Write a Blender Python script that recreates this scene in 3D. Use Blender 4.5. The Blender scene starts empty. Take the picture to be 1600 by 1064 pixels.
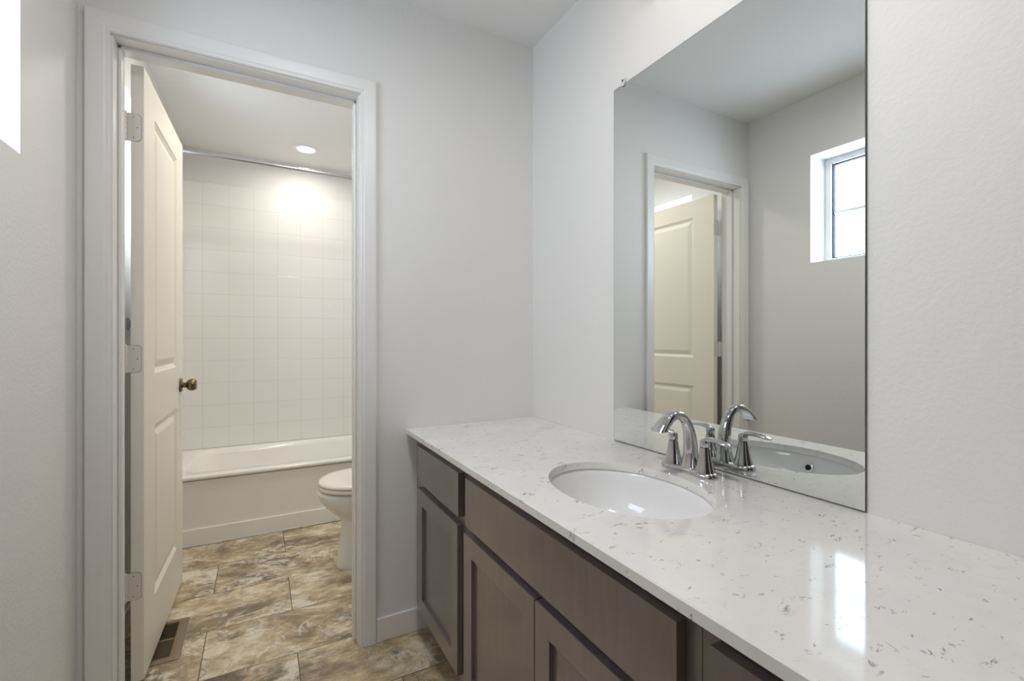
import bpy, bmesh, math, random
from mathutils import Vector, Matrix

# ------------------------------------------------------------------ camera, sky, exposure
S = bpy.context.scene
COL = S.collection
CAM_H, YAW, FPX, V0 = 1.144, 0.4996, 721.06, 528.15
cam_d = bpy.data.cameras.new('camera')
cam = bpy.data.objects.new('camera', cam_d)
COL.objects.link(cam)
cam.location = (0, 0, CAM_H)
cam.rotation_euler = (math.pi / 2, 0, -YAW)
cam_d.sensor_width = 36.0
cam_d.lens = FPX / 1600 * 36.0
cam_d.shift_y = -(532 - V0) / 1600
cam_d.clip_start = 0.02
S.camera = cam

S.view_settings.view_transform = 'Standard'
S.view_settings.look = 'None'
S.view_settings.gamma = 1
S.view_settings.use_curve_mapping = False
S.view_settings.exposure = 0.05
S.cycles.max_bounces = 14
S.cycles.diffuse_bounces = 8
S.cycles.glossy_bounces = 8
S.cycles.transmission_bounces = 8
S.cycles.transparent_max_bounces = 12
S.cycles.sample_clamp_indirect = 6
S.cycles.use_denoising = True
S.cycles.caustics_reflective = False
S.cycles.caustics_refractive = False

W = bpy.data.worlds.new('sky')
S.world = W
W.use_nodes = True
bg = W.node_tree.nodes['Background']
bg.inputs[0].default_value = (0.87, 0.97, 1.15, 1)
SKY = 8.2
bg.inputs[1].default_value = SKY

# room dimensions (metres; the camera stands at x = 0, y = 0)
XL, XR = -0.4635, 1.0738          # left wall, mirror wall
YB0, YB1 = 1.772, 1.8885          # partition with the doorway
YF = 3.81                          # tiled far wall
YR = -0.80                         # wall behind the viewer
ZC = 2.444                         # ceiling
OX0, OX1, OZ = -0.383, 0.320, 2.043   # clear door opening
WIN1 = (0.80, 1.41, 1.549, 2.126)
WIN2 = (2.19, 2.86, 1.549, 2.126)
TILE_Z0, TILE_Z1 = 0.385, 2.215

def portal(y0, y1, z0, z1):
    l = bpy.data.lights.new('window_portal', 'AREA')
    l.shape = 'RECTANGLE'; l.size = z1 - z0; l.size_y = y1 - y0
    l.cycles.is_portal = True
    o = bpy.data.objects.new('window_portal', l); COL.objects.link(o)
    o.location = (XL - 0.215, (y0 + y1) / 2, (z0 + z1) / 2)
    o.rotation_euler = (0, -math.pi / 2, 0)
portal(*WIN1); portal(*WIN2)

# ------------------------------------------------------------------ helpers
def srgb(r, g, b):
    f = lambda c: (c / 255 / 12.92) if c / 255 <= 0.04045 else ((c / 255 + 0.055) / 1.055) ** 2.4
    return (f(r), f(g), f(b), 1)

def tag(o, label=None, cat=None, group=None, kind=None):
    if label: o['label'] = label
    if cat: o['category'] = cat
    if group: o['group'] = group
    if kind: o['kind'] = kind
    return o

def obj(name, bm, mat=None, parent=None, smooth=None):
    me = bpy.data.meshes.new(name)
    bmesh.ops.recalc_face_normals(bm, faces=bm.faces[:]) if bm.faces else None
    bm.to_mesh(me); bm.free()
    o = bpy.data.objects.new(name, me); COL.objects.link(o)
    if mat is not None:
        for m in (mat if isinstance(mat, (list, tuple)) else [mat]):
            me.materials.append(m)
    if parent is not None: o.parent = parent
    if smooth is not None:
        for p in me.polygons: p.use_smooth = True
        try: me.set_sharp_from_angle(angle=math.radians(smooth))
        except Exception: pass
        if smooth == 41:
            w = o.modifiers.new('normals', 'WEIGHTED_NORMAL'); w.keep_sharp = True
    return o

def empty(name, loc=(0, 0, 0), rz=0):
    o = bpy.data.objects.new(name, None); COL.objects.link(o)
    o.empty_display_size = 0.05
    o.location = loc; o.rotation_euler = (0, 0, rz)
    return o

def box(bm, x0, x1, y0, y1, z0, z1, bev=0.0, seg=2, mi=0):
    r = bmesh.ops.create_cube(bm, size=1)
    vs = r['verts']
    for v in vs:
        v.co = Vector((x0 + (v.co.x + .5) * (x1 - x0), y0 + (v.co.y + .5) * (y1 - y0), z0 + (v.co.z + .5) * (z1 - z0)))
    fs = {f for v in vs for f in v.link_faces}
    for f in fs: f.material_index = mi
    if bev > 0:
        es = {e for v in vs for e in v.link_edges}
        bmesh.ops.bevel(bm, geom=list(es), offset=bev, segments=seg, profile=0.5, affect='EDGES')

def ring_loft(bm, rings, close=True, cap0=False, cap1=False, mi=0):
    vr = [[bm.verts.new(p) for p in r] for r in rings]
    n = len(rings[0])
    for a, b in zip(vr[:-1], vr[1:]):
        for i in range(n if close else n - 1):
            j = (i + 1) % n
            f = bm.faces.new((a[i], a[j], b[j], b[i])); f.material_index = mi
    if cap0: bm.faces.new(vr[0][::-1]).material_index = mi
    if cap1: bm.faces.new(vr[-1]).material_index = mi
    return vr

def lathe(bm, prof, M=None, n=32, cap0=True, cap1=True, mi=0):
    """prof: list of (radius, height) round local z; M maps local to world"""
    M = M or Matrix.Identity(4)
    rings = [[M @ Vector((r * math.cos(2 * math.pi * i / n), r * math.sin(2 * math.pi * i / n), h)) for i in range(n)] for r, h in prof]
    ring_loft(bm, rings, True, cap0, cap1, mi)

def axis_matrix(loc, direction):
    q = Vector(direction).to_track_quat('Z', 'Y')
    return Matrix.Translation(Vector(loc)) @ q.to_matrix().to_4x4()

def bez(p0, p1, p2, p3, n):
    out = []
    for i in range(n + 1):
        t = i / n; s = 1 - t
        out.append(Vector(p0) * s ** 3 + Vector(p1) * 3 * s * s * t + Vector(p2) * 3 * s * t * t + Vector(p3) * t ** 3)
    return out

def tube(bm, path, sizes, side, n=20, power=2.0, mi=0, cut=None):
    """path points, sizes = (half width along `side`, half height) per point"""
    rings = []
    side = Vector(side).normalized()
    for i, p in enumerate(path):
        a = path[max(i - 1, 0)]; b = path[min(i + 1, len(path) - 1)]
        t = (Vector(b) - Vector(a)).normalized()
        s = (side - t * side.dot(t)).normalized(); u = t.cross(s)
        w, h = sizes[i]; r = []
        for k in range(n):
            an = 2 * math.pi * k / n; c, d = math.cos(an), math.sin(an)
            e = 2 / power
            r.append(Vector(p) + s * (w * math.copysign(abs(c) ** e, c)) + u * (h * math.copysign(abs(d) ** e, d)))
        if cut is not None and i >= len(path) - 2:      # level end cut
            zc = cut + (0.004 if i == len(path) - 2 else 0.0)
            r = [q + t * ((zc - q.z) / t.z) for q in r]
        rings.append(r)
    ring_loft(bm, rings, True, True, True, mi)

def holed_slab(bm, us, ws, holes, depth0, depth1, to3d):
    """slab in (u,w) from cut lists us, ws; holes = cells (i,j) left out; depths along the third axis"""
    front = {}; back = {}
    def v(d, store, i, j):
        if (i, j) not in store: store[(i, j)] = bm.verts.new(to3d(us[i], ws[j], d))
        return store[(i, j)]
    nu, nw = len(us) - 1, len(ws) - 1
    solid = lambda i, j: 0 <= i < nu and 0 <= j < nw and (i, j) not in holes
    for i in range(nu):
        for j in range(nw):
            if not solid(i, j): continue
            q = [(i, j), (i + 1, j), (i + 1, j + 1), (i, j + 1)]
            bm.faces.new([v(depth0, front, *c) for c in q])
            bm.faces.new([v(depth1, back, *c) for c in q][::-1])
            for (c0, c1, nb) in ((q[0], q[1], (i, j - 1)), (q[1], q[2], (i + 1, j)), (q[2], q[3], (i, j + 1)), (q[3], q[0], (i - 1, j))):
                if not solid(*nb):
                    bm.faces.new([v(depth0, front, *c1), v(depth0, front, *c0), v(depth1, back, *c0), v(depth1, back, *c1)])

def panel_face(bm, us, ws, panels, profile, depth, to3d, sign, fill=True):
    """flat face at `depth` with moulded panels (cells); profile = list of (inset, drop)"""
    for i in range(len(us) - 1):
        for j in range(len(ws) - 1):
            u0, u1, w0, w1 = us[i], us[i + 1], ws[j], ws[j + 1]
            if (i, j) not in panels:
                bm.faces.new([bm.verts.new(to3d(a, b, depth)) for a, b in ((u0, w0), (u1, w0), (u1, w1), (u0, w1))])
                continue
            rings = []
            for ins, dr in profile:
                rings.append([to3d(a, b, depth + sign * dr) for a, b in ((u0 + ins, w0 + ins), (u1 - ins, w0 + ins), (u1 - ins, w1 - ins), (u0 + ins, w1 - ins))])
            ring_loft(bm, rings, True, False, fill)

# ------------------------------------------------------------------ materials
def newmat(name):
    m = bpy.data.materials.new(name); m.use_nodes = True
    nt = m.node_tree
    return m, nt, nt.nodes['Principled BSDF']

def simple(name, col, rough=0.5, metal=0.0, spec=0.5, coat=0.0):
    m, nt, p = newmat(name)
    p.inputs['Base Color'].default_value = col
    p.inputs['Roughness'].default_value = rough
    p.inputs['Metallic'].default_value = metal
    p.inputs['Specular IOR Level'].default_value = spec
    p.inputs['Coat Weight'].default_value = coat
    return m

def node(nt, typ, **kw):
    n = nt.nodes.new(typ)
    for k, v in kw.items(): setattr(n, k, v)
    return n

def setin(n, **kw):
    for k, v in kw.items(): n.inputs[k.replace('_', ' ')].default_value = v
    return n

def coords(nt, offset=(0, 0, 0), rot=(0, 0, 0), scale=(1, 1, 1)):
    tc = node(nt, 'ShaderNodeTexCoord'); mp = node(nt, 'ShaderNodeMapping')
    mp.inputs['Location'].default_value = offset
    mp.inputs['Rotation'].default_value = rot
    mp.inputs['Scale'].default_value = scale
    nt.links.new(tc.outputs['Object'], mp.inputs['Vector'])
    return mp.outputs['Vector']

def math_n(nt, op, a, b=None, c=None):
    n = node(nt, 'ShaderNodeMath', operation=op)
    for i, x in enumerate((a, b, c)):
        if x is None: continue
        if isinstance(x, (int, float)): n.inputs[i].default_value = x
        else: nt.links.new(x, n.inputs[i])
    return n.outputs[0]

def ramp(nt, fac, stops, interp='LINEAR'):
    r = node(nt, 'ShaderNodeValToRGB'); r.color_ramp.interpolation = interp
    els = r.color_ramp.elements
    while len(els) < len(stops): els.new(0.5)
    for e, (p, c) in zip(els, stops): e.position = p; e.color = c
    nt.links.new(fac, r.inputs[0])
    return r.outputs[0]

def mix_col(nt, fac, a, b, blend='MIX'):
    n = node(nt, 'ShaderNodeMix', data_type='RGBA', blend_type=blend)
    for s, x in ((n.inputs[0], fac), (n.inputs[6], a), (n.inputs[7], b)):
        if isinstance(x, (int, float)): s.default_value = x
        elif isinstance(x, tuple): s.default_value = x
        else: nt.links.new(x, s)
    return n.outputs[2]

def noise(nt, vec, scale, detail=2, rough=0.5, dist=0.0):
    n = node(nt, 'ShaderNodeTexNoise')
    setin(n, Scale=scale, Detail=detail, Roughness=rough, Distortion=dist)
    nt.links.new(vec, n.inputs['Vector'])
    return n.outputs['Fac']

def bump(nt, p, height, strength, dist):
    b = node(nt, 'ShaderNodeBump'); setin(b, Strength=strength, Distance=dist)
    nt.links.new(height, b.inputs['Height'])
    nt.links.new(b.outputs['Normal'], p.inputs['Normal'])

def paint(name, col, rough=0.55, peel=0.15, scale=95):
    m, nt, p = newmat(name)
    p.inputs['Base Color'].default_value = col
    p.inputs['Roughness'].default_value = rough
    p.inputs['Specular IOR Level'].default_value = 0.35
    v = coords(nt)
    h = ramp(nt, noise(nt, v, scale, 2.5, 0.55), [(0.40, (0, 0, 0, 1)), (0.62, (1, 1, 1, 1))])
    bump(nt, p, h, peel, 0.0012)
    return m

M = {}
M['wall'] = paint('wall_paint', srgb(229, 228, 226))
M['ceiling'] = paint('ceiling_paint', srgb(231, 231, 229), 0.7, 0.25, 70)
M['rear'] = paint('rear_bounce_dark', srgb(66, 58, 54))  # unseen rear wall darkened to keep bounce light off the cabinet edges
M['trim'] = simple('trim_paint', srgb(232, 231, 229), 0.32)
M['door'] = simple('door_paint', srgb(238, 234, 223), 0.46)
M['hinge'] = simple('hinge_satin', srgb(228, 223, 216), 0.38, 0.15)
M['screw'] = simple('screw_and_gap_dark', srgb(70, 66, 62), 0.5, 0.5)
M['bronze'] = simple('antique_brass', srgb(122, 108, 86), 0.30, 1.0)
M['chrome'] = simple('chrome', (0.60, 0.605, 0.615, 1), 0.05, 1.0)
M['chrome_dull'] = simple('brushed_steel', (0.62, 0.63, 0.64, 1), 0.22, 1.0)
M['porcelain'] = simple('porcelain', srgb(236, 236, 235), 0.08, coat=0.3)
M['tub'] = simple('tub_enamel', srgb(243, 241, 237), 0.12)
M['seat'] = simple('seat_plastic', srgb(238, 235, 229), 0.18)
M['black'] = simple('hole_shade', (0.008, 0.008, 0.008, 1), 0.8)
M['vinyl'] = simple('window_vinyl', srgb(238, 240, 242), 0.35)
M['gasket'] = simple('window_gasket', srgb(70, 80, 95), 0.6)
M['register'] = simple('register_tan', srgb(140, 122, 98), 0.38, 0.35)
M['register_dark'] = simple('duct_shade', srgb(22, 20, 18), 0.8)
M['edge'] = simple('mirror_edge', srgb(84, 90, 88), 0.3, 0.2)
M['plastic'] = simple('clear_plastic', srgb(215, 212, 210), 0.15)
M['mirror'] = simple('mirror_silver', (0.865, 0.895, 0.88, 1), 0.0, 1.0)

def cabinet_mat():
    m, nt, p = newmat('cabinet_espresso')
    v = coords(nt, scale=(6, 6, 0.8))
    n = noise(nt, v, 7, 6, 0.6, 0.6)
    c = ramp(nt, n, [(0.3, srgb(101, 91, 88)), (0.7, srgb(110, 101, 98))])
    nt.links.new(c, p.inputs['Base Color'])
    p.inputs['Roughness'].default_value = 0.30
    p.inputs['Coat Weight'].default_value = 1.0
    p.inputs['Coat IOR'].default_value = 1.75
    p.inputs['Coat Roughness'].default_value = 0.22
    return m
M['cabinet'] = cabinet_mat()

def quartz_mat():
    m, nt, p = newmat('quartz_top')
    v = coords(nt)
    base = ramp(nt, noise(nt, v, 9, 4, 0.6, 0.4), [(0.3, srgb(228, 226, 222)), (0.7, srgb(236, 234, 230))])
    def squiggle(rot, scale, width, mask_scale, lo, hi, seed):
        vv = coords(nt, (seed, seed * 1.7, 0.3), (0, 0, rot), (1.0, 1.7, 1.0))
        a = noise(nt, vv, scale, 3, 0.6, 1.2)
        d = math_n(nt, 'ABSOLUTE', math_n(nt, 'SUBTRACT', a, 0.5))
        line = ramp(nt, d, [(0.0, (1, 1, 1, 1)), (width, (0, 0, 0, 1))])
        k = ramp(nt, noise(nt, vv, mask_scale, 2, 0.5, 0.5), [(lo, (0, 0, 0, 1)), (hi, (1, 1, 1, 1))])
        return math_n(nt, 'MULTIPLY', line, k)
    s1 = squiggle(0.5, 17, 0.030, 21, 0.635, 0.69, 3.1)
    s2 = squiggle(-0.7, 30, 0.045, 33, 0.645, 0.70, 8.4)
    s3 = squiggle(1.3, 11, 0.016, 13, 0.61, 0.68, 5.7)
    f = math_n(nt, 'MAXIMUM', math_n(nt, 'MAXIMUM', s1, s2), math_n(nt, 'MULTIPLY', s3, 0.8))
    soft = ramp(nt, noise(nt, v, 30, 3, 0.6, 1.0), [(0.60, (0, 0, 0, 1)), (0.80, (1, 1, 1, 1))])
    c = mix_col(nt, math_n(nt, 'MULTIPLY', soft, 0.35), base, srgb(196, 193, 187))
    c = mix_col(nt, math_n(nt, 'MULTIPLY', f, 0.9), c, srgb(104, 102, 101))
    nt.links.new(c, p.inputs['Base Color'])
    p.inputs['Roughness'].default_value = 0.07
    p.inputs['Specular IOR Level'].default_value = 0.6
    return m
M['quartz'] = quartz_mat()

TW, TH = 0.6024, 0.3012
def floor_mat():
    m, nt, p = newmat('floor_travertine_tile')
    v = coords(nt, (-0.119, 0.5636, 0))
    b = node(nt, 'ShaderNodeTexBrick', offset=0.5, offset_frequency=2)
    setin(b, Color1=(0, 0, 0, 1), Color2=(1, 1, 1, 1), Mortar=(0.5, 0.5, 0.5, 1), Scale=1.0, Mortar_Size=0.0016,
          Mortar_Smooth=0.1, Bias=0.0, Brick_Width=TW, Row_Height=TH)
    nt.links.new(v, b.inputs['Vector'])
    cmb = node(nt, 'ShaderNodeCombineXYZ')
    r = math_n(nt, 'MULTIPLY', b.outputs['Color'], 37.0)
    nt.links.new(r, cmb.inputs[0]); nt.links.new(r, cmb.inputs[2])
    add = node(nt, 'ShaderNodeVectorMath', operation='ADD')
    mp = coords(nt, (0, 0, 0), (0, 0, 0.35), (1.0, 1.55, 1.0))
    nt.links.new(mp, add.inputs[0]); nt.links.new(cmb.outputs[0], add.inputs[1])
    vec = add.outputs[0]
    big = noise(nt, vec, 3.0, 12, 0.68, 0.5)
    c = ramp(nt, big, [(0.34, srgb(118, 107, 92)), (0.43, srgb(152, 137, 113)), (0.50, srgb(184, 166, 136)), (0.56, srgb(202, 188, 160)), (0.64, srgb(230, 222, 203))])
    fine = noise(nt, vec, 20.0, 8, 0.75, 0.2)
    c = mix_col(nt, 0.5, c, ramp(nt, fine, [(0.32, srgb(96, 92, 86)), (0.5, srgb(188, 185, 178)), (0.68, srgb(255, 253, 248))]), 'OVERLAY')
    blot = ramp(nt, noise(nt, vec, 4.6, 12, 0.72, 0.3), [(0.56, (0, 0, 0, 1)), (0.615, (1, 1, 1, 1))])
    c = mix_col(nt, math_n(nt, 'MULTIPLY', blot, 0.75), c, srgb(236, 230, 216))
    vein = noise(nt, vec, 3.0, 12, 0.70, 1.0)
    vd = math_n(nt, 'ABSOLUTE', math_n(nt, 'SUBTRACT', vein, 0.5))
    wm = ramp(nt, noise(nt, vec, 4.0, 5, 0.6, 0.6), [(0.47, (0, 0, 0, 1)), (0.56, (1, 1, 1, 1))])
    white = ramp(nt, vd, [(0.0, (1, 1, 1, 1)), (0.03, (0, 0, 0, 1))])
    c = mix_col(nt, math_n(nt, 'MULTIPLY', math_n(nt, 'MULTIPLY', white, wm), 0.8), c, srgb(240, 235, 222))
    v2 = noise(nt, vec, 4.2, 12, 0.74, 0.8)
    crack = ramp(nt, math_n(nt, 'ABSOLUTE', math_n(nt, 'SUBTRACT', v2, 0.46)), [(0.0, (1, 1, 1, 1)), (0.022, (0, 0, 0, 1))])
    dm = ramp(nt, noise(nt, vec, 2.4, 4, 0.6, 0.4), [(0.46, (0, 0, 0, 1)), (0.56, (1, 1, 1, 1))])
    c = mix_col(nt, math_n(nt, 'MULTIPLY', math_n(nt, 'MULTIPLY', crack, dm), 0.75), c, srgb(80, 74, 70))
    dk = ramp(nt, noise(nt, vec, 5.0, 12, 0.80, 0.4), [(0.37, (1, 1, 1, 1)), (0.43, (0, 0, 0, 1))])
    c = mix_col(nt, math_n(nt, 'MULTIPLY', math_n(nt, 'MULTIPLY', dk, dm), 0.85), c, srgb(86, 80, 77))
    c = mix_col(nt, b.outputs['Fac'], c, srgb(74, 64, 50))
    nt.links.new(c, p.inputs['Base Color'])
    p.inputs['Roughness'].default_value = 0.38
    inv = math_n(nt, 'SUBTRACT', 1.0, b.outputs['Fac'])
    bump(nt, p, inv, 0.5, 0.001)
    return m
M['floor'] = floor_mat()

def wall_tile_mat():
    m, nt, p = newmat('wall_tile_white')
    tc = node(nt, 'ShaderNodeTexCoord'); sx = node(nt, 'ShaderNodeSeparateXYZ')
    nt.links.new(tc.outputs['Object'], sx.inputs[0])
    T = 0.1535
    def edge(out, off):
        f = math_n(nt, 'FRACT', math_n(nt, 'DIVIDE', math_n(nt, 'ADD', out, off), T))
        return math_n(nt, 'MULTIPLY', math_n(nt, 'SUBTRACT', 0.5, math_n(nt, 'ABSOLUTE', math_n(nt, 'SUBTRACT', f, 0.5))), T)
    nv = node(nt, 'ShaderNodeNewGeometry'); sn = node(nt, 'ShaderNodeSeparateXYZ')
    nt.links.new(nv.outputs['True Normal'], sn.inputs[0])
    isx = math_n(nt, 'GREATER_THAN', math_n(nt, 'ABSOLUTE', sn.outputs[0]), 0.5)
    ex = edge(sx.outputs[0], 0.3475 + 10 * T); ey = edge(sx.outputs[1], -3.805 + 40 * T)
    mixh = node(nt, 'ShaderNodeMix', data_type='FLOAT')
    nt.links.new(isx, mixh.inputs[0]); nt.links.new(ex, mixh.inputs[2]); nt.links.new(ey, mixh.inputs[3])
    d = math_n(nt, 'MINIMUM', mixh.outputs[0], edge(sx.outputs[2], -TILE_Z1 + 20 * T))
    pillow = ramp(nt, math_n(nt, 'MULTIPLY', d, 100.0), [(0.08, (0, 0, 0, 1)), (0.22, (0.75, 0.75, 0.75, 1)), (0.6, (1, 1, 1, 1))])
    grout = ramp(nt, math_n(nt, 'MULTIPLY', d, 100.0), [(0.07, (1, 1, 1, 1)), (0.13, (0, 0, 0, 1))])
    c = mix_col(nt, grout, srgb(234, 233, 230), srgb(212, 210, 204))
    nt.links.new(c, p.inputs['Base Color'])
    p.inputs['Roughness'].default_value = 0.10
    wob = noise(nt, tc.outputs['Object'], 14, 1, 0.4)
    h = math_n(nt, 'ADD', pillow, math_n(nt, 'MULTIPLY', wob, 0.5))
    bump(nt, p, h, 0.45, 0.001)
    return m
M['tile'] = wall_tile_mat()

def glass_mat():
    m = bpy.data.materials.new('window_glass'); m.use_nodes = True
    nt = m.node_tree; nt.nodes.clear()
    out = node(nt, 'ShaderNodeOutputMaterial'); mx = node(nt, 'ShaderNodeMixShader')
    tr = node(nt, 'ShaderNodeBsdfTransparent'); gl = node(nt, 'ShaderNodeBsdfGlossy')
    tr.inputs[0].default_value = (0.95, 0.97, 0.97, 1); gl.inputs['Roughness'].default_value = 0.0
    lw = node(nt, 'ShaderNodeLayerWeight'); lw.inputs[0].default_value = 0.5
    fac = math_n(nt, 'MULTIPLY_ADD', math_n(nt, 'POWER', lw.outputs['Facing'], 5.0), 0.90, 0.04)
    nt.links.new(fac, mx.inputs[0]); nt.links.new(tr.outputs[0], mx.inputs[1]); nt.links.new(gl.outputs[0], mx.inputs[2])
    nt.links.new(mx.outputs[0], out.inputs[0])
    return m
M['glass'] = glass_mat()

def emit(name, col, strength):
    m = bpy.data.materials.new(name); m.use_nodes = True
    nt = m.node_tree; nt.nodes.clear()
    out = node(nt, 'ShaderNodeOutputMaterial'); e = node(nt, 'ShaderNodeEmission')
    e.inputs[0].default_value = col; e.inputs[1].default_value = strength
    nt.links.new(e.outputs[0], out.inputs[0])
    return m
WARM = (1.0, 0.80, 0.56, 1)
M['lens'] = emit('downlight_lens', (1.0, 0.97, 0.91, 1), 5.0)
M['bulb'] = emit('vanity_bulb', (1.12, 0.95, 0.76, 1), 3.6)

# ------------------------------------------------------------------ room shell
bm = bmesh.new(); box(bm, XL - 0.2, XR + 0.15, YR - 0.15, YF + 0.15, -0.12, 0)
tag(obj('floor', bm, M['floor']), 'brown and cream stone-look floor tiles running through both rooms', 'floor', kind='structure')
bm = bmesh.new(); box(bm, XL - 0.2, XR + 0.15, YR - 0.15, YF + 0.15, ZC, ZC + 0.12)
tag(obj('ceiling', bm, M['ceiling']), 'white painted ceiling above both rooms', 'ceiling', kind='structure')

bm = bmesh.new()
ys = [YR, WIN1[0], WIN1[1], WIN2[0], WIN2[1], YF]; zs = [0, WIN1[2], WIN1[3], ZC]
holed_slab(bm, ys, zs, {(1, 1), (3, 1)}, XL, XL - 0.2, lambda u, w, d: (d, u, w))
tag(obj('wall_left', bm, M['wall']), 'pale grey painted wall with recessed windows, left of the doorway', 'wall', kind='structure')
bm = bmesh.new(); box(bm, XR, XR + 0.15, YR, YF, 0, ZC)
tag(obj('wall_right', bm, M['wall']), 'white painted wall behind the mirror and the vanity', 'wall', kind='structure')
bm = bmesh.new()
holed_slab(bm, [XL, OX0 - 0.02, OX1 + 0.02, XR], [0, OZ + 0.02, ZC], {(1, 0)}, YB0, YB1, lambda u, w, d: (u, d, w))
tag(obj('wall_back', bm, M['wall']), 'white painted partition wall with the open doorway', 'wall', kind='structure')
bm = bmesh.new(); box(bm, XL, XR, YF, YF + 0.15, 0, ZC)
tag(obj('wall_far', bm, M['wall']), 'painted wall at the far end above the bathtub tiles', 'wall', kind='structure')
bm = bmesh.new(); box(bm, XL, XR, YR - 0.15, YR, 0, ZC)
tag(obj('wall_rear', bm, M['rear']), 'unseen wall behind the viewer, made dark brown to cut bounce light', 'wall', kind='structure')

# tile surround over the tub (back and both ends)
bm = bmesh.new()
th = 0.009
pts = [(XL + th, 3.045), (XL + th, YF - th), (XR - th, YF - th), (XR - th, 3.045), (XR - 0.0002, 3.045), (XR - 0.0002, YF - 0.0002), (XL + 0.0002, YF - 0.0002), (XL + 0.0002, 3.045)]
lo = [bm.verts.new((x, y, TILE_Z0)) for x, y in pts]; hi = [bm.verts.new((x, y, TILE_Z1)) for x, y in pts]
for i in range(8):
    j = (i + 1) % 8; bm.faces.new((lo[i], lo[j], hi[j], hi[i]))
for st in (lo, hi):
    for q in ((0, 1, 6, 7), (1, 2, 5, 6), (2, 3, 4, 5)): bm.faces.new([st[k] for k in q])
tag(obj('wall_tile', bm, M['tile']), 'glossy white square wall tiles around the bathtub', 'wall tile', kind='structure')

# baseboards
def baseboard(name, x0, x1, y0, y1, label):
    """x0..x1, y0..y1 with the room-facing side given by the thin direction"""
    bm = bmesh.new(); box(bm, x0, x1, y0, y1, 0.0, 0.089, 0.004, 2)
    return tag(obj(name, bm, M['trim'], smooth=41), label, 'baseboard', kind='structure')
bt = 0.013
baseboard('baseboard_back', 0.3835, 0.62, YB0 - bt, YB0, 'white baseboard between the doorway casing and the vanity')
baseboard('baseboard_left', XL, XL + bt, YR, YB0, 'white baseboard along the left wall of the vanity room')
baseboard('baseboard_bath', XL, XL + bt, YB1, 3.045, 'white baseboard behind the open door')
baseboard('baseboard_right', XR - bt, XR, YB1, 3.045, 'white baseboard behind the toilet')

# door casing: mitred profile round the opening
def casing(name, yface, sgn, label):
    prof = [(0.0, 0.0), (0.0, 0.010), (0.0035, 0.0125), (0.010, 0.0125), (0.014, 0.0145), (0.046, 0.0165), (0.0535, 0.0165), (0.057, 0.013), (0.057, 0.0)]
    i0, i1, iz = OX0 - 0.006, OX1 + 0.006, OZ + 0.004
    bm = bmesh.new()
    rings = []
    for k in range(4):
        r = []
        for s, t in prof:
            y = yface + sgn * t
            r.append(((i0 - s, y, 0.001), (i0 - s, y, iz + s), (i1 + s, y, iz + s), (i1 + s, y, 0.001))[k])
        rings.append(r)
    ring_loft(bm, rings, True, True, True)
    return tag(obj(name, bm, M['trim']), label, 'door casing', kind='structure')
casing('trim_1', YB0, -1, 'white moulded casing framing the doorway on the vanity side')
casing('trim_3', YB1, 1, 'white casing round the doorway on the bathtub side')
# jamb and stop
bm = bmesh.new()
jy0, jy1 = YB0 - 0.0005, YB1 + 0.0005
box(bm, OX0 - 0.0195, OX0, jy0, jy1, 0.001, OZ, 0.0015, 1)
box(bm, OX1, OX1 + 0.0195, jy0, jy1, 0.001, OZ, 0.0015, 1)
box(bm, OX0 - 0.0195, OX1 + 0.0195, jy0, jy1, OZ, OZ + 0.0195, 0.0015, 1)
sy0, sy1 = YB1 - 0.070, YB1 - 0.036
box(bm, OX0, OX0 + 0.011, sy0, sy1, 0.001, OZ, 0.003, 2)
box(bm, OX1 - 0.011, OX1, sy0, sy1, 0.001, OZ, 0.003, 2)
box(bm, OX0, OX1, sy0, sy1, OZ - 0.011, OZ, 0.003, 2)
tag(obj('trim_2', bm, M['trim'], smooth=41), 'white door jamb with its stop, lining the doorway', 'door jamb', kind='structure')

# ------------------------------------------------------------------ windows
def window(name, y0, y1, z0, z1, label):
    root = empty(name, (XL - 0.14, (y0 + y1) / 2, z0))
    tag(root, label, 'window', kind='structure')
    cy = (y0 + y1) / 2
    L = lambda a, b, c, d, e, f, bm, bev=0.0, seg=2: box(bm, a - XL + 0.14, b - XL + 0.14, c - cy, d - cy, e - z0, f - z0, bev, seg)
    X0, X1 = XL - 0.195, XL - 0.14
    fw = 0.030
    bm = bmesh.new()
    L(X0, X1, y0, y0 + fw, z0, z1, bm, 0.003); L(X0, X1, y1 - fw, y1, z0, z1, bm, 0.003)
    L(X0, X1, y0 + fw, y1 - fw, z0, z0 + fw, bm, 0.003); L(X0, X1, y0 + fw, y1 - fw, z1 - fw, z1, bm, 0.003)
    obj('window_frame', bm, M['vinyl'], root, 41)
    g = 0.006; a0, a1, b0, b1 = y0 + fw, y1 - fw, z0 + fw, z1 - fw
    bm = bmesh.new(); gx0, gx1 = XL - 0.178, XL - 0.155
    L(gx0, gx1, a0, a0 + g, b0, b1, bm); L(gx0, gx1, a1 - g, a1, b0, b1, bm); L(gx0, gx1, a0 + g, a1 - g, b0, b0 + g, bm); L(gx0, gx1, a0 + g, a1 - g, b1 - g, b1, bm)
    obj('glazing_gasket', bm, M['gasket'], root)
    bm = bmesh.new(); zm = z0 + (z1 - z0) * 0.485
    L(XL - 0.176, XL - 0.158, a0 + g, a1 - g, zm - 0.008, zm + 0.008, bm, 0.002)
    obj('muntin', bm, M['vinyl'], root, 41)
    for lo_, hi_ in ((b0 + g, zm - 0.008), (zm + 0.008, b1 - g)):
        bm = bmesh.new(); L(XL - 0.169, XL - 0.165, a0 + g, a1 - g, lo_, hi_, bm)
        obj('pane', bm, M['glass'], root)
window('window_1', *WIN1, 'recessed white vinyl window with a horizontal bar, reflected in the mirror')
window('window_2', *WIN2, 'recessed window behind the open door in the bath room')

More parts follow.
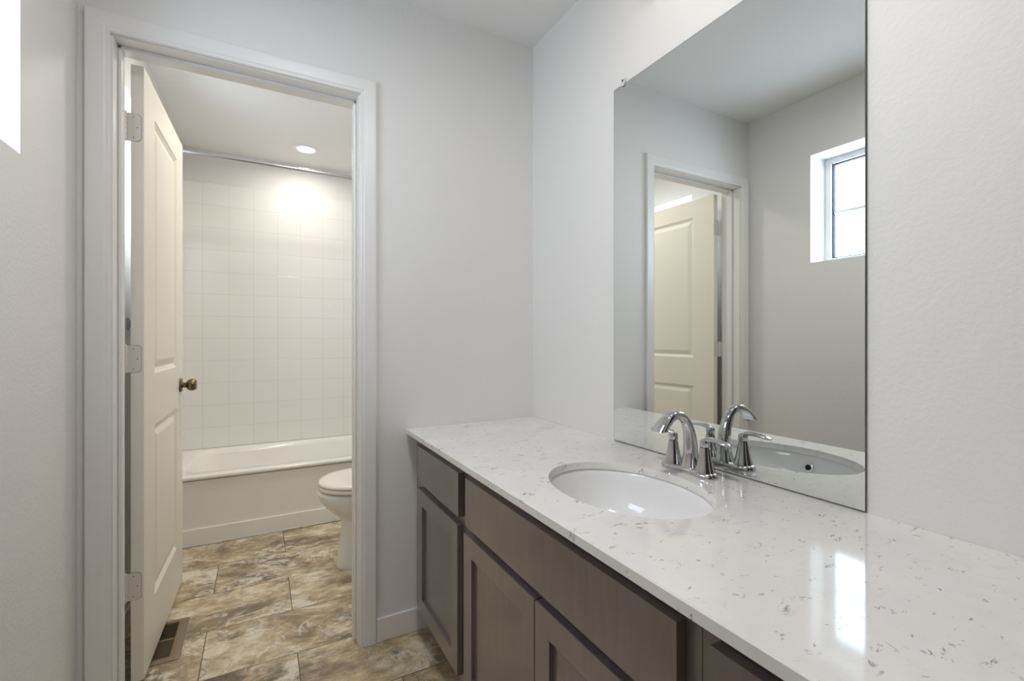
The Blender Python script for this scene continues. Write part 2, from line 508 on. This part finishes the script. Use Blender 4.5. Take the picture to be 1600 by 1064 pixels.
# ------------------------------------------------------------------ bath door
DW, DH, DT = 0.706, 2.017, 0.0345
door = empty('door_1', (-0.3355, 1.914, 0.020), math.radians(-1.5))
tag(door, 'cream two-panel interior door standing open into the bath room', 'door', kind='structure')
# local frame: leaf runs along +y, visible face at x = 0 looking to +x, body towards -x
bm = bmesh.new()
us = [0, 0.150, 0.563, DW]; ws = [0, 0.205, 0.815, 0.998, 1.905, DH]
prof = [(0.0, 0.0), (0.002, 0.0022), (0.015, 0.0100), (0.019, 0.0104), (0.042, 0.0022), (0.047, 0.0012)]
pan = {(1, 1), (1, 3)}
panel_face(bm, us, ws, pan, prof, 0.0, lambda u, w, d: (d, u, w), -1)
panel_face(bm, us, ws, pan, prof, -DT, lambda u, w, d: (d, u, w), 1)
def quad(bm, *ps): bm.faces.new([bm.verts.new(p) for p in ps])
quad(bm, (0, 0, 0), (0, 0, DH), (-DT, 0, DH), (-DT, 0, 0)); quad(bm, (0, DW, 0), (-DT, DW, 0), (-DT, DW, DH), (0, DW, DH))
quad(bm, (0, 0, 0), (-DT, 0, 0), (-DT, DW, 0), (0, DW, 0)); quad(bm, (0, 0, DH), (0, DW, DH), (-DT, DW, DH), (-DT, 0, DH))
bmesh.ops.remove_doubles(bm, verts=bm.verts[:], dist=0.0002)
obj('door_leaf', bm, M['door'], door)

def hinge(zc):
    # leaf plate let into the hinge edge (local y = 0), knuckle beyond the wall-side edge
    bm = bmesh.new()
    n = 6; r = 0.014; x0, x1 = -0.046, -0.007; h = 0.0445
    out = [(x0, h), (x0, -h)]
    for k in range(n + 1):
        a = -math.pi / 2 + k / n * math.pi / 2; out.append((x1 - r + r * math.cos(a), -h + r + r * math.sin(a)))
    for k in range(n + 1):
        a = k / n * math.pi / 2; out.append((x1 - r + r * math.cos(a), h - r + r * math.sin(a)))
    ring_loft(bm, [[(x, 0.0005, zc + z) for x, z in out], [(x, -0.0016, zc + z) for x, z in out]], True, True, True)
    g = 0.0009
    out2 = [(x + (g if x > -0.03 else 0), z + math.copysign(g, z)) for x, z in out]
    f = ring_loft(bm, [[(x, 0.0004, zc + z) for x, z in out2], [(x, -0.0004, zc + z) for x, z in out2]], True, True, True, 1)  # dark rim painted in for the shaded gap round the leaf
    for fc in bm.faces:
        if all(abs(v.co.y) < 0.00045 for v in fc.verts): fc.material_index = 1
    lf = obj('hinge', bm, [M['hinge'], M['screw']], door)
    lf['label'] = 'satin butt hinge'
    bm = bmesh.new()
    for k in range(5):
        z = zc - h + k * 0.0178
        lathe(bm, [(0.0052, 0.0005), (0.0062, 0.0015), (0.0062, 0.0163), (0.0052, 0.0173)], Matrix.Translation((-0.0475, -0.0045, z)), 16)
    lathe(bm, [(0.003, -h - 0.004), (0.0045, -h), (0.0045, h), (0.003, h + 0.004)], Matrix.Translation((-0.0475, -0.0045, zc)), 12)
    obj('knuckle', bm, M['hinge'], lf, 40)
    bm = bmesh.new()
    # plate wrapping on to the jamb
    box(bm, -0.0535, -0.0515, -0.031, -0.004, zc - h, zc + h)
    obj('jamb_plate', bm, M['hinge'], lf)
    for x, z in ((-0.027, 0.033), (-0.017, 0.0), (-0.027, -0.033)):
        bm = bmesh.new(); lathe(bm, [(0.0018, 0), (0.0012, 0.0009)], axis_matrix((x, -0.0015, zc + z), (0, -1, 0)), 10)
        obj('screw', bm, M['screw'], lf)
for zc in (1.812, 1.056, 0.313): hinge(zc)

def knob(xf, sx, lab):
    y, z = DW - 0.060, 0.910
    bm = bmesh.new()
    lathe(bm, [(0.0315, 0.0), (0.0325, 0.003), (0.030, 0.007), (0.022, 0.009)], axis_matrix((xf, y, z), (sx, 0, 0)), 32)
    k = obj('door_knob', bm, M['bronze'], door, 35); k['label'] = 'antique brass rosette and knob'
    bm = bmesh.new()
    lathe(bm, [(0.0125, 0.006), (0.0115, 0.018), (0.013, 0.024), (0.021, 0.029), (0.0262, 0.037), (0.0272, 0.045), (0.0255, 0.054), (0.0215, 0.0605), (0.019, 0.062), (0.008, 0.0625)],
          axis_matrix((xf, y, z), (sx, 0, 0)), 36)
    obj('knob_grip', bm, M['bronze'], k, 35)
knob(0.0, 1, 'room'); knob(-DT, -1, 'wall')
bm = bmesh.new(); box(bm, -DT + 0.006, -0.006, DW - 0.0005, DW + 0.0015, 0.88, 0.94)
obj('latch_plate', bm, M['bronze'], door)

# ------------------------------------------------------------------ vanity cabinets
XD, XFR = 0.521, 0.541     # front of doors, face frame
ZTOP = 0.772
def shaker(name, parent, ox, y0, y1, z0, z1, stile=0.056):
    bm = bmesh.new()
    us = [y0, y0 + stile, y1 - stile, y1]; ws = [z0, z0 + stile, z1 - stile, z1]
    holed_slab(bm, us, ws, {(1, 1)}, XD - ox[0], XFR - 0.0005 - ox[0], lambda u, w, d: (d, u - ox[1], w))
    bmesh.ops.remove_doubles(bm, verts=bm.verts[:], dist=1e-5)
    d = obj(name, bm, M['cabinet'], parent)
    mod = d.modifiers.new('soft', 'BEVEL'); mod.width = 0.0012; mod.segments = 2; mod.limit_method = 'ANGLE'
    bm = bmesh.new(); box(bm, XD + 0.010 - ox[0], XD + 0.016 - ox[0], y0 + stile - 0.004 - ox[1], y1 - stile + 0.004 - ox[1], z0 + stile - 0.004, z1 - stile + 0.004)
    obj('panel', bm, M['cabinet'], d)
    return d

def slab_front(name, parent, ox, y0, y1, z0, z1):
    bm = bmesh.new(); box(bm, XD - ox[0], XFR - 0.0005 - ox[0], y0 - ox[1], y1 - ox[1], z0, z1, 0.0012, 2)
    return obj(name, bm, M['cabinet'], parent, 41)

def cabinet(y0, y1, label, fronts, kick=0.075, group=None):
    ox = (XFR, (y0 + y1) / 2)
    root = empty('vanity_cabinet', (XFR, ox[1], 0))
    tag(root, label, 'cabinet', group)
    xb = XR - 0.001
    bm = bmesh.new(); e = 0.0006
    # carcass: sides, bottom, back, stretchers
    a, b = y0 + e - ox[1], y1 - e - ox[1]
    bx = lambda *q: box(bm, *q)
    bx(0.019, xb - ox[0], a, a + 0.016, 0.10, ZTOP); bx(0.019, xb - ox[0], b - 0.016, b, 0.10, ZTOP)
    bx(0.019, xb - ox[0], a + 0.016, b - 0.016, 0.10, 0.116); bx(xb - ox[0] - 0.008, xb - ox[0], a + 0.016, b - 0.016, 0.116, ZTOP)
    obj('carcass', bm, M['cabinet'], root)
    bm = bmesh.new(); bx = lambda *q: box(bm, *q)
    s = 0.032
    bx(0, 0.019, a, a + s, 0.10, ZTOP); bx(0, 0.019, b - s, b, 0.10, ZTOP)
    bx(0, 0.019, a + s, b - s, ZTOP - 0.042, ZTOP); bx(0, 0.019, a + s, b - s, 0.572, 0.618); bx(0, 0.019, a + s, b - s, 0.10, 0.14)
    obj('face_frame', bm, M['cabinet'], root)
    bm = bmesh.new(); box(bm, kick, kick + 0.014, a, b, 0.002, 0.10)
    obj('toe_kick', bm, M['cabinet'], root)
    for kind, fy0, fy1, fz0, fz1 in fronts:
        (shaker if kind == 'door' else slab_front)(kind, root, ox, fy0, fy1, fz0, fz1)
    return root
DZ0, DZ1, RZ0, RZ1 = 0.124, 0.580, 0.606, 0.739
cabinet(1.272, YB0 - 0.001, 'narrow dark taupe vanity cabinet with one drawer over one door, against the partition wall',
        [('drawer_front', 1.292, 1.699, RZ0, RZ1), ('door', 1.299, 1.703, DZ0, DZ1)])
cabinet(0.437, 1.272, 'wide dark taupe sink cabinet with a long false front over a pair of doors',
        [('false_front', 0.465, 1.238, RZ0 - 0.006, RZ1), ('door', 0.855, 1.250, DZ0, DZ1 - 0.003), ('door', 0.457, 0.852, DZ0, DZ1 - 0.003)])
cabinet(-0.19, 0.437, 'dark taupe drawer cabinet at the near end of the vanity',
        [('drawer_front', -0.16, 0.410, RZ0, RZ1), ('drawer_front', -0.16, 0.410, 0.365, 0.585), ('drawer_front', -0.16, 0.410, DZ0, 0.345)])

# ------------------------------------------------------------------ countertop, sink, faucet
CZ = 0.792; CZ0 = 0.7725; CX = 0.4987
SC = (0.766, 0.840); SA, SB = 0.163, 0.220
def ellipse(a, b, z, n=96, c=SC): return [(c[0] + a * math.cos(2 * math.pi * i / n), c[1] + b * math.sin(2 * math.pi * i / n), z) for i in range(n)]
bm = bmesh.new()
cy0, cy1 = -0.20, YB0 - 0.001; cxb = XR - 0.001; ch = 0.0022
def cap(z, x0, a, b):
    rect = [bm.verts.new(p) for p in ((x0, cy0, z), (cxb, cy0, z), (cxb, cy1, z), (x0, cy1, z))]
    hole = [bm.verts.new(p) for p in ellipse(a, b, z)]
    es = [bm.edges.new((rect[i], rect[(i + 1) % 4])) for i in range(4)] + [bm.edges.new((hole[i], hole[(i + 1) % len(hole)])) for i in range(len(hole))]
    bmesh.ops.triangle_fill(bm, use_beauty=True, use_dissolve=False, edges=es)
    return rect, hole
rt, ht = cap(CZ, CX + ch, SA, SB); rb, hb = cap(CZ0, CX, SA - 0.001, SB - 0.001)
n = len(ht); hm = [bm.verts.new(p) for p in ellipse(SA - 0.001, SB - 0.001, CZ - 0.0025)]
for i in range(n):
    j = (i + 1) % n
    bm.faces.new((ht[i], ht[j], hm[j], hm[i])); bm.faces.new((hm[i], hm[j], hb[j], hb[i]))
f0 = bm.verts.new((CX, cy0, CZ - ch)); f1 = bm.verts.new((CX, cy1, CZ - ch))
bm.faces.new((rt[0], rt[3], f1, f0)); bm.faces.new((f0, f1, rb[3], rb[0]))
bm.faces.new((rt[1], rt[2], rb[2], rb[1])); bm.faces.new((rt[0], f0, rb[0], rb[1], rt[1])); bm.faces.new((rt[3], rt[2], rb[2], rb[3], f1))
top = obj('countertop', bm, M['quartz'], None, 30)
tag(top, 'white quartz countertop with fine grey flecks and an oval sink cutout', 'countertop')

sink = empty('sink', (SC[0], SC[1], CZ0 - 0.15))
tag(sink, 'white oval undermount sink set below the quartz countertop', 'sink')
bm = bmesh.new()
rings = []
for k, dz in ((1.12, -0.0006), (1.025, -0.0006), (1.01, -0.004), (0.985, -0.018), (0.955, -0.042), (0.90, -0.072), (0.80, -0.102), (0.64, -0.126), (0.44, -0.139), (0.24, -0.144), (0.125, -0.147), (0.115, -0.152)):
    a, b = SA * k, SB * k
    if k < 0.5: a = b = (a + b) / 2 if k < 0.2 else (a * 0.6 + b * 0.4); 
    if k < 0.2: a = b = 0.192 * k
    elif k < 0.5: a, b = SA * k, SB * k * (0.80 + 0.25 * k)
    rings.append([(x - SC[0], y - SC[1], CZ0 + dz - (CZ0 - 0.15)) for x, y, _ in ellipse(a, b, 0, 64)])
ring_loft(bm, rings)
bas = obj('basin', bm, M['porcelain'], sink, 60)
mod = bas.modifiers.new('wall', 'SOLIDIFY'); mod.thickness = 0.007; mod.offset = -1
bm = bmesh.new(); lathe(bm, [(0.0235, -0.1475), (0.0235, -0.1445), (0.021, -0.1435), (0.016, -0.1455), (0.015, -0.149), (0.013, -0.1455), (0.004, -0.144)], Matrix.Translation((0, 0, 0.15)), 32)
obj('drain', bm, M['chrome'], sink, 40)
bm = bmesh.new()
ow = Matrix.Translation((-SA * 0.957 + 0.0015, -0.008, 0.15 - 0.0385)) @ Vector((0.966, 0, 0.26)).to_track_quat('Z', 'Y').to_matrix().to_4x4()
lathe(bm, [(0.0140, -0.003), (0.0140, 0.0026), (0.0118, 0.0038), (0.0088, 0.0034), (0.0080, 0.0010)], ow, 28, True, True)
ovf = obj('overflow_ring', bm, M['chrome'], sink, 40)
bm = bmesh.new(); lathe(bm, [(0.0081, 0.0004), (0.0081, 0.0018)], ow, 24)  # black disc painted in for the shade inside the overflow
obj('overflow_shade', bm, M['black'], ovf)

FX, FY = 0.992, 0.8455
fau = empty('faucet', (FX, FY, CZ + 0.0004))
tag(fau, 'chrome two-handle centerset faucet with an arched spout behind the sink', 'faucet')
bm = bmesh.new()
def dog(off, z):
    out = []
    n = 64
    for i in range(n):
        t = 2 * math.pi * i / n
        y = 0.083 * math.sin(t); y = math.copysign(abs(y / 0.083) ** 0.75 * 0.083, y)
        waist = 0.019 + 0.0105 * min(1, (abs(y) / 0.052)) ** 2
        x = math.cos(t); x = math.copysign(abs(x) ** 0.62, x) * waist
        sc = 1 - off / 0.03
        out.append((x * sc, y * (1 - off / 0.083), z))
    return out
ring_loft(bm, [dog(0.0, 0.0), dog(0.0, 0.004), dog(0.0015, 0.009), dog(0.005, 0.012), dog(0.011, 0.0135)], True, True, True)
obj('base_plate', bm, M['chrome'], fau, 40)
def handle(sy):
    bm = bmesh.new()
    lathe(bm, [(0.0245, 0.011), (0.0240, 0.016), (0.0205, 0.028), (0.0165, 0.046), (0.0135, 0.062), (0.0122, 0.0735), (0.0105, 0.0745)], Matrix.Translation((0, sy * 0.0515, 0)), 32)
    h = obj('handle_base', bm, M['chrome'], fau, 40)
    bm = bmesh.new()
    lathe(bm, [(0.0112, 0.0752), (0.0122, 0.0765), (0.0122, 0.088), (0.0112, 0.0925), (0.007, 0.0945), (0.002, 0.095)], Matrix.Translation((0, sy * 0.0515, 0)), 28)
    p = bez((0.002, sy * 0.050, 0.0875), (0.0, sy * 0.066, 0.102), (-0.003, sy * 0.092, 0.0980), (-0.006, sy * 0.126, 0.0915), 14)
    sz = [(0.0085 + 0.0045 * math.sin(math.pi * min(1, max(0, (i / 14 - .25) / .75)) * 0.62), 0.0072 - 0.0028 * (i / 14)) for i in range(13)] + [(0.0100, 0.0038), (0.0040, 0.0020)]
    tube(bm, p, sz, (1, 0, 0), 18, 2.2)
    lv = obj('lever', bm, M['chrome'], h, 45)
for sy in (-1, 1): handle(sy)
bm = bmesh.new()
path = bez((0.006, 0, 0.010), (0.010, 0, 0.052), (0.012, 0, 0.118), (-0.022, 0, 0.143), 20) + bez((-0.022, 0, 0.143), (-0.050, 0, 0.163), (-0.078, 0, 0.150), (-0.110, 0, 0.112), 16)[1:]
sz = []
for i in range(len(path)):
    t = i / (len(path) - 1)
    if t < 0.12: w, h = 0.0235 - 0.05 * t, 0.0235 - 0.05 * t
    elif t < 0.55: k = (t - 0.12) / 0.43; w, h = 0.0175 - 0.0055 * k, 0.0175 - 0.0070 * k
    elif t < 0.62: w, h = 0.0128, 0.0118
    else: k = (t - 0.62) / 0.38; w, h = 0.0120 + 0.0085 * k, 0.0112 + 0.0012 * k
    sz.append((w, h))
tube(bm, path, sz, (0, 1, 0), 28, 2.7, cut=0.1165)
obj('spout', bm, M['chrome'], fau, 45)
bm = bmesh.new()
lathe(bm, [(0.0095, 0), (0.0095, 0.004), (0.0075, 0.0045)], axis_matrix((-0.101, 0, 0.1165), (-0.35, 0, -0.94)), 20)
obj('aerator', bm, M['chrome_dull'], fau, 40)
bm = bmesh.new()
lathe(bm, [(0.0032, 0.012), (0.0026, 0.016), (0.0026, 0.050), (0.0050, 0.053), (0.0072, 0.058), (0.0066, 0.063), (0.003, 0.0655)], Matrix.Translation((0.0305 - 0.006, 0, 0)), 20)
obj('lift_rod', bm, M['chrome'], fau, 40)

# ------------------------------------------------------------------ mirror
MY0, MY1, MZ0, MZ1 = 0.4737, 1.2251, 0.7945, 1.9947
mx = XR - 0.0012
bm = bmesh.new()
box(bm, -0.0048, 0.0, MY0 - MY1, 0, 0, MZ1 - MZ0)
for f in bm.faces: f.material_index = 0 if f.normal.x < -0.9 else 1
bm.normal_update()
for f in bm.faces: f.material_index = 0 if f.normal.x < -0.9 else 1
fr = [f for f in bm.faces if f.normal.x < -0.9]
ins = bmesh.ops.inset_region(bm, faces=fr, thickness=0.0014, depth=0.0)
for f in ins['faces']: f.material_index = 1
mir = obj('mirror', bm, [M['mirror'], M['edge']])
mir.location = (mx, MY1, MZ0)
tag(mir, 'large frameless rectangular mirror on the wall above the sink', 'mirror')
def clip(y):
    bm = bmesh.new()
    z = MZ1 - MZ0
    box(bm, -0.009, 0.0, y - 0.008, y + 0.008, z + 0.0005, z + 0.016, 0.002, 2)
    box(bm, -0.0088, -0.0052, y - 0.007, y + 0.007, z - 0.009, z + 0.004, 0.0015, 2)
    c = obj('mirror_clip', bm, M['plastic'], mir, 41)
    bm = bmesh.new(); lathe(bm, [(0.0035, 0), (0.0028, 0.0015)], axis_matrix((-0.009, y, z + 0.010), (-1, 0, 0)), 14)
    obj('screw', bm, M['screw'], c)
clip(-0.048); clip(MY0 - MY1 + 0.048)

# ------------------------------------------------------------------ vanity light bar above the mirror (just out of the frame)
vl = empty('vanity_light', (XR - 0.001, 0.80, 2.315))
tag(vl, 'vanity light bar with three glowing globes on the wall above the mirror', 'wall lamp')
bm = bmesh.new(); box(bm, -0.025, 0, -0.24, 0.24, -0.04, 0.04, 0.006, 3); obj('back_plate', bm, M['chrome_dull'], vl, 41)
for y in (-0.16, 0.0, 0.16):
    bm = bmesh.new(); tube(bm, bez((-0.02, y, 0), (-0.09, y, 0.0), (-0.15, y, 0.045), (-0.16, y, 0.030), 10), [(0.007, 0.007)] * 11, (0, 1, 0), 12)
    lathe(bm, [(0.018, 0.034), (0.024, 0.030), (0.024, 0.002)], Matrix.Translation((-0.16, y, 0)), 20)
    a = obj('arm', bm, M['chrome_dull'], vl, 40)
    bm = bmesh.new(); bmesh.ops.create_uvsphere(bm, u_segments=24, v_segments=16, radius=0.050, matrix=Matrix.Translation((-0.16, y, -0.042)))
    obj('globe', bm, M['bulb'], a, 180)

# ------------------------------------------------------------------ downlights in the bath ceiling
def downlight(x, y, label, watts, spread, k=1.0):
    root = empty('downlight', (x, y, ZC))
    tag(root, label, 'ceiling light', 'recessed lights in the bath ceiling')
    bm = bmesh.new(); lathe(bm, [(r * k, h) for r, h in ((0.082, -0.0005), (0.082, -0.004), (0.076, -0.0075), (0.060, -0.0065), (0.056, -0.0015))], None, 48, False, False)
    obj('trim_ring', bm, M['trim'], root, 40)
    bm = bmesh.new(); lathe(bm, [(r * k, h) for r, h in ((0.059, -0.0020), (0.045, -0.0042), (0.020, -0.0052))], None, 40)
    obj('lens', bm, M['lens'], root, 60)
    l = bpy.data.lights.new('downlight_lamp', 'AREA'); l.shape = 'DISK'; l.size = 0.11 * k
    l.energy = watts; l.color = (1.0, 0.94, 0.84); l.spread = math.radians(spread)
    o = bpy.data.objects.new('downlight_lamp', l); COL.objects.link(o); o.parent = root; o.location = (0, 0, -0.0075)
downlight(0.277, 3.468, 'round recessed ceiling light glowing above the bathtub', 3.3, 168)
downlight(0.250, 2.520, 'recessed ceiling light near the middle of the bath room', 6.2, 172, 1.7)

# unseen fill light, added to brighten the vanity room
fl = empty('fill_ceiling_light', (0.22, 0.60, ZC))
tag(fl, 'added unseen fill light, a round disc on the vanity room ceiling', 'ceiling light')
bm = bmesh.new(); lathe(bm, [(0.175, -0.0005), (0.175, -0.03), (0.168, -0.036), (0.150, -0.036)], None, 48, True, False)
obj('fill_light_base', bm, M['chrome_dull'], fl, 40)
bm = bmesh.new(); lathe(bm, [(0.158, -0.034), (0.150, -0.050), (0.10, -0.066), (0.03, -0.072)], None, 48)
obj('fill_light_diffuser', bm, M['lens'], fl, 60)
l = bpy.data.lights.new('fill_lamp', 'AREA'); l.shape = 'DISK'; l.size = 0.30; l.energy = 9.8; l.color = (1.0, 0.985, 0.99)
o = bpy.data.objects.new('fill_lamp', l); COL.objects.link(o); o.parent = fl; o.location = (0, 0, -0.075)

# ------------------------------------------------------------------ bathtub
TX0, TX1 = XL + 0.0005, XR - 0.0005
TY0, TY1, TZ = 3.055, YF - 0.0005, 0.384
tub = empty('bathtub', ((TX0 + TX1) / 2, TY0, 0))
tag(tub, 'white alcove bathtub with a plain apron below the tiled wall', 'bathtub')
tcx = (TX0 + TX1) / 2; hw = (TX1 - TX0) / 2
def rrect(x0, x1, y0, y1, r, z, n=8):
    out = []
    for cx, cy, a0 in ((x1 - r, y1 - r, 0), (x0 + r, y1 - r, 90), (x0 + r, y0 + r, 180), (x1 - r, y0 + r, 270)):
        for k in range(n + 1):
            a = math.radians(a0 + 90 * k / n); out.append((cx + r * math.cos(a), cy + r * math.sin(a), z))
    return out
bm = bmesh.new()
D_ = TY1 - TY0
rings = [rrect(-hw, hw, 0.004, D_, 0.002, TZ - 0.022), rrect(-hw, hw, 0.0, D_, 0.003, TZ - 0.016), rrect(-hw, hw, 0.001, D_, 0.003, TZ - 0.006), rrect(-hw + 0.001, hw - 0.001, 0.008, D_ - 0.001, 0.004, TZ - 0.001), rrect(-hw + 0.004, hw - 0.004, 0.016, D_ - 0.004, 0.006, TZ),
         rrect(-hw + 0.075, hw - 0.075, 0.080, D_ - 0.085, 0.13, TZ), rrect(-hw + 0.083, hw - 0.083, 0.090, D_ - 0.098, 0.13, TZ - 0.006), rrect(-hw + 0.092, hw - 0.090, 0.098, D_ - 0.108, 0.13, TZ - 0.025),
         rrect(-hw + 0.13, hw - 0.115, 0.122, D_ - 0.130, 0.13, 0.16), rrect(-hw + 0.18, hw - 0.14, 0.150, D_ - 0.155, 0.12, 0.075), rrect(-hw + 0.24, hw - 0.18, 0.20, D_ - 0.20, 0.10, 0.055)]
ring_loft(bm, rings, True, False, True)
obj('basin', bm, M['tub'], tub, 50)
bm = bmesh.new()
# apron: skirt face slightly recessed under the rim, toe panel proud below
prof = [(0.036, TZ - 0.021), (0.016, TZ - 0.030), (0.017, TZ - 0.060), (0.026, 0.096), (0.025, 0.0895), (0.0145, 0.0875), (0.0135, 0.083), (0.0160, 0.004), (0.036, 0.004)]
rings = []
for x in (-hw, hw): rings.append([(x, y, z) for y, z in prof])
ring_loft(bm, rings, True, True, True)
obj('apron', bm, M['tub'], tub, 35)
bm = bmesh.new(); tube(bm, [Vector((-hw, 0.008, 0.003)), Vector((hw, 0.008, 0.003))], [(0.005, 0.0032)] * 2, (0, 1, 0), 10)
obj('caulk_bead', bm, M['trim'], tub, 60)

# shower curtain rod
rod = empty('shower_curtain_rod', ((XL + XR) / 2, 3.085, 2.170))
tag(rod, 'bare chrome shower curtain rod spanning above the bathtub', 'curtain rod')
hl = (XR - XL) / 2 - 0.0005
bm = bmesh.new(); lathe(bm, [(0.0125, -hl + 0.002), (0.0125, hl - 0.002)], axis_matrix((0, 0, 0), (1, 0, 0)), 24)
obj('tube', bm, M['chrome_dull'], rod, 40)
for s in (-1, 1):
    bm = bmesh.new(); lathe(bm, [(0.035, 0), (0.035, 0.006), (0.022, 0.016), (0.015, 0.03)], axis_matrix((s * hl, 0, 0), (-s, 0, 0)), 28)
    obj('flange', bm, M['chrome'], rod, 40)

# ------------------------------------------------------------------ toilet
tlt = empty('toilet', (0.65, 2.45, 0))
tag(tlt, 'white elongated toilet with its lid down in front of the bathtub', 'toilet')
def egg(xf, xb, w, z, n=48, sq=2.6):
    """plan outline: rounded tip at xf, squarer back at xb (world x); half width w"""
    xc = xf + (xb - xf) * 0.46
    out = []
    for i in range(n):
        t = 2 * math.pi * i / n; c, s = math.cos(t), math.sin(t)
        if c < 0: x = xc + (xc - xf) * -abs(c) ** 0.98; y = w * math.copysign(abs(s) ** 0.92, s)
        else: x = xc + (xb - xc) * abs(c) ** (2 / sq); y = w * math.copysign(abs(s) ** (2 / sq), s)
        out.append((x - 0.65, y, z))
    return out
bm = bmesh.new()
rings = [egg(.334, .90, .112, 0.001), egg(.333, .90, .113, .012), egg(.339, .90, .110, .05), egg(.348, .90, .104, .12), egg(.358, .90, .100, .19), egg(.360, .90, .102, .225),
         egg(.347, .90, .115, .248), egg(.312, .90, .140, .280), egg(.281, .90, .159, .312), egg(.257, .89, .172, .345), egg(.247, .88, .178, .372), egg(.249, .88, .178, .384), egg(.258, .875, .170, .3895)]
ring_loft(bm, rings, True, True, True)
obj('bowl', bm, M['porcelain'], tlt, 60)
bm = bmesh.new()
ring_loft(bm, [egg(.262, .72, .172, .3995), egg(.252, .72, .181, .401), egg(.250, .72, .183, .408), egg(.253, .72, .181, .416), egg(.262, .715, .174, .4185)], True, True, True)
obj('seat', bm, M['seat'], tlt, 50)
bm = bmesh.new()
ring_loft(bm, [egg(.260, .72, .174, .4205), egg(.253, .72, .181, .4225), egg(.252, .72, .182, .429), egg(.258, .715, .177, .436), egg(.285, .705, .158, .4405), egg(.36, .66, .10, .443)], True, True, True)
obj('lid', bm, M['seat'], tlt, 50)
bm = bmesh.new(); ring_loft(bm, [rrect(.855 - .65, 1.062 - .65, -.20, .20, .03, .388), rrect(.848 - .65, 1.066 - .65, -.215, .215, .03, .55), rrect(.845 - .65, 1.068 - .65, -.22, .22, .03, .735)], True, True, True)
obj('tank', bm, M['porcelain'], tlt, 50)
bm = bmesh.new(); ring_loft(bm, [rrect(.842 - .65, 1.069 - .65, -.224, .224, .03, .7355), rrect(.836 - .65, 1.070 - .65, -.229, .229, .03, .741), rrect(.836 - .65, 1.070 - .65, -.229, .229, .03, .758), rrect(.846 - .65, 1.065 - .65, -.222, .222, .03, .768)], True, True, True)
obj('tank_lid', bm, M['porcelain'], tlt, 50)
bm = bmesh.new(); lathe(bm, [(0.012, 0), (0.012, 0.012), (0.008, 0.014)], axis_matrix((.846 - .65, .15, .68), (-1, 0, 0)), 20)
tube(bm, bez((.836 - .65, .15, .68), (.830 - .65, .13, .682), (.830 - .65, .10, .676), (.833 - .65, .07, .668), 8), [(0.006, 0.009)] * 9, (1, 0, 0), 12)
obj('flush_lever', bm, M['chrome'], tlt, 40)
for s in (-1, 1):
    bm = bmesh.new(); lathe(bm, [(0.014, 0.419), (0.014, 0.446), (0.010, 0.450)], Matrix.Translation((.742 - .65, s * .07, 0)), 18)
    obj('lid_hinge', bm, M['seat'], tlt, 40)

# ------------------------------------------------------------------ floor register
reg = empty('floor_register', (-0.322, 2.153, 0.0))
tag(reg, 'tan metal floor vent with two banks of louvres beside the door', 'floor vent')
hx, hy = 0.070, 0.141
bm = bmesh.new()
ox_, oy_ = 0.0375, 0.116
def frame_ring(a, b, r, z): return rrect(-a, a, -b, b, r, z, 4)
ring_loft(bm, [frame_ring(hx, hy, 0.006, 0.0005), frame_ring(hx, hy, 0.006, 0.002), frame_ring(hx - 0.006, hy - 0.006, 0.005, 0.0052), frame_ring(ox_ + 0.004, oy_ + 0.004, 0.002, 0.0058), frame_ring(ox_, oy_, 0.001, 0.0052), frame_ring(ox_, oy_, 0.001, 0.0008)])
box(bm, -ox_, ox_, -0.005, 0.005, 0.001, 0.0052)
obj('faceplate', bm, M['register'], reg, 35)
bm = bmesh.new(); box(bm, -ox_, ox_, -oy_, oy_, 0.0004, 0.0009); obj('duct_shade_plate', bm, M['register_dark'], reg)  # dark plate stands in for the shade down the duct
for s, tilt in ((-1, 0.35), (1, -0.75)):
    bm = bmesh.new()
    for k in range(11):
        y = s * (0.0105 + k * 0.0098)
        dy, dz = 0.0016 * math.cos(tilt) + 0.0004, 0.0018
        q = [(-ox_, y - dy + tilt * 0.0018, 0.0049), (-ox_, y + dy * 0.2 + tilt * 0.0018, 0.0050), (-ox_, y + dy - tilt * 0.0018, 0.0014), (-ox_, y - dy * 0.2 - tilt * 0.0018, 0.0012)]
        ring_loft(bm, [q, [(ox_, b, c) for _, b, c in q]], True, True, True)
    obj('louvre_bank', bm, M['register'], reg)

# ------------------------------------------------------------------ towel bar behind the door
tb = empty('towel_bar', (XL, 2.36, 1.20))
tag(tb, 'grey metal towel bar post on the wall behind the open door', 'towel bar')
bm = bmesh.new(); tube(bm, [Vector((0.056, -0.008, 0)), Vector((0.056, 0.468, 0))], [(0.007, 0.007)] * 2, (1, 0, 0), 16, 4.0)
obj('bar', bm, M['chrome_dull'], tb, 40)
for y in (0.0, 0.46):
    bm = bmesh.new()
    ring_loft(bm, [rrect2 for rrect2 in ([(x, y + a * sgy, a2) for a, sgy, a2 in ((h_, -1, -h_), (h_, 1, -h_), (h_, 1, h_), (h_, -1, h_))] for x, h_ in ((0.0005, 0.024), (0.008, 0.024), (0.012, 0.015), (0.064, 0.012)))], True, True, True)
    obj('post', bm, M['chrome_dull'], tb)
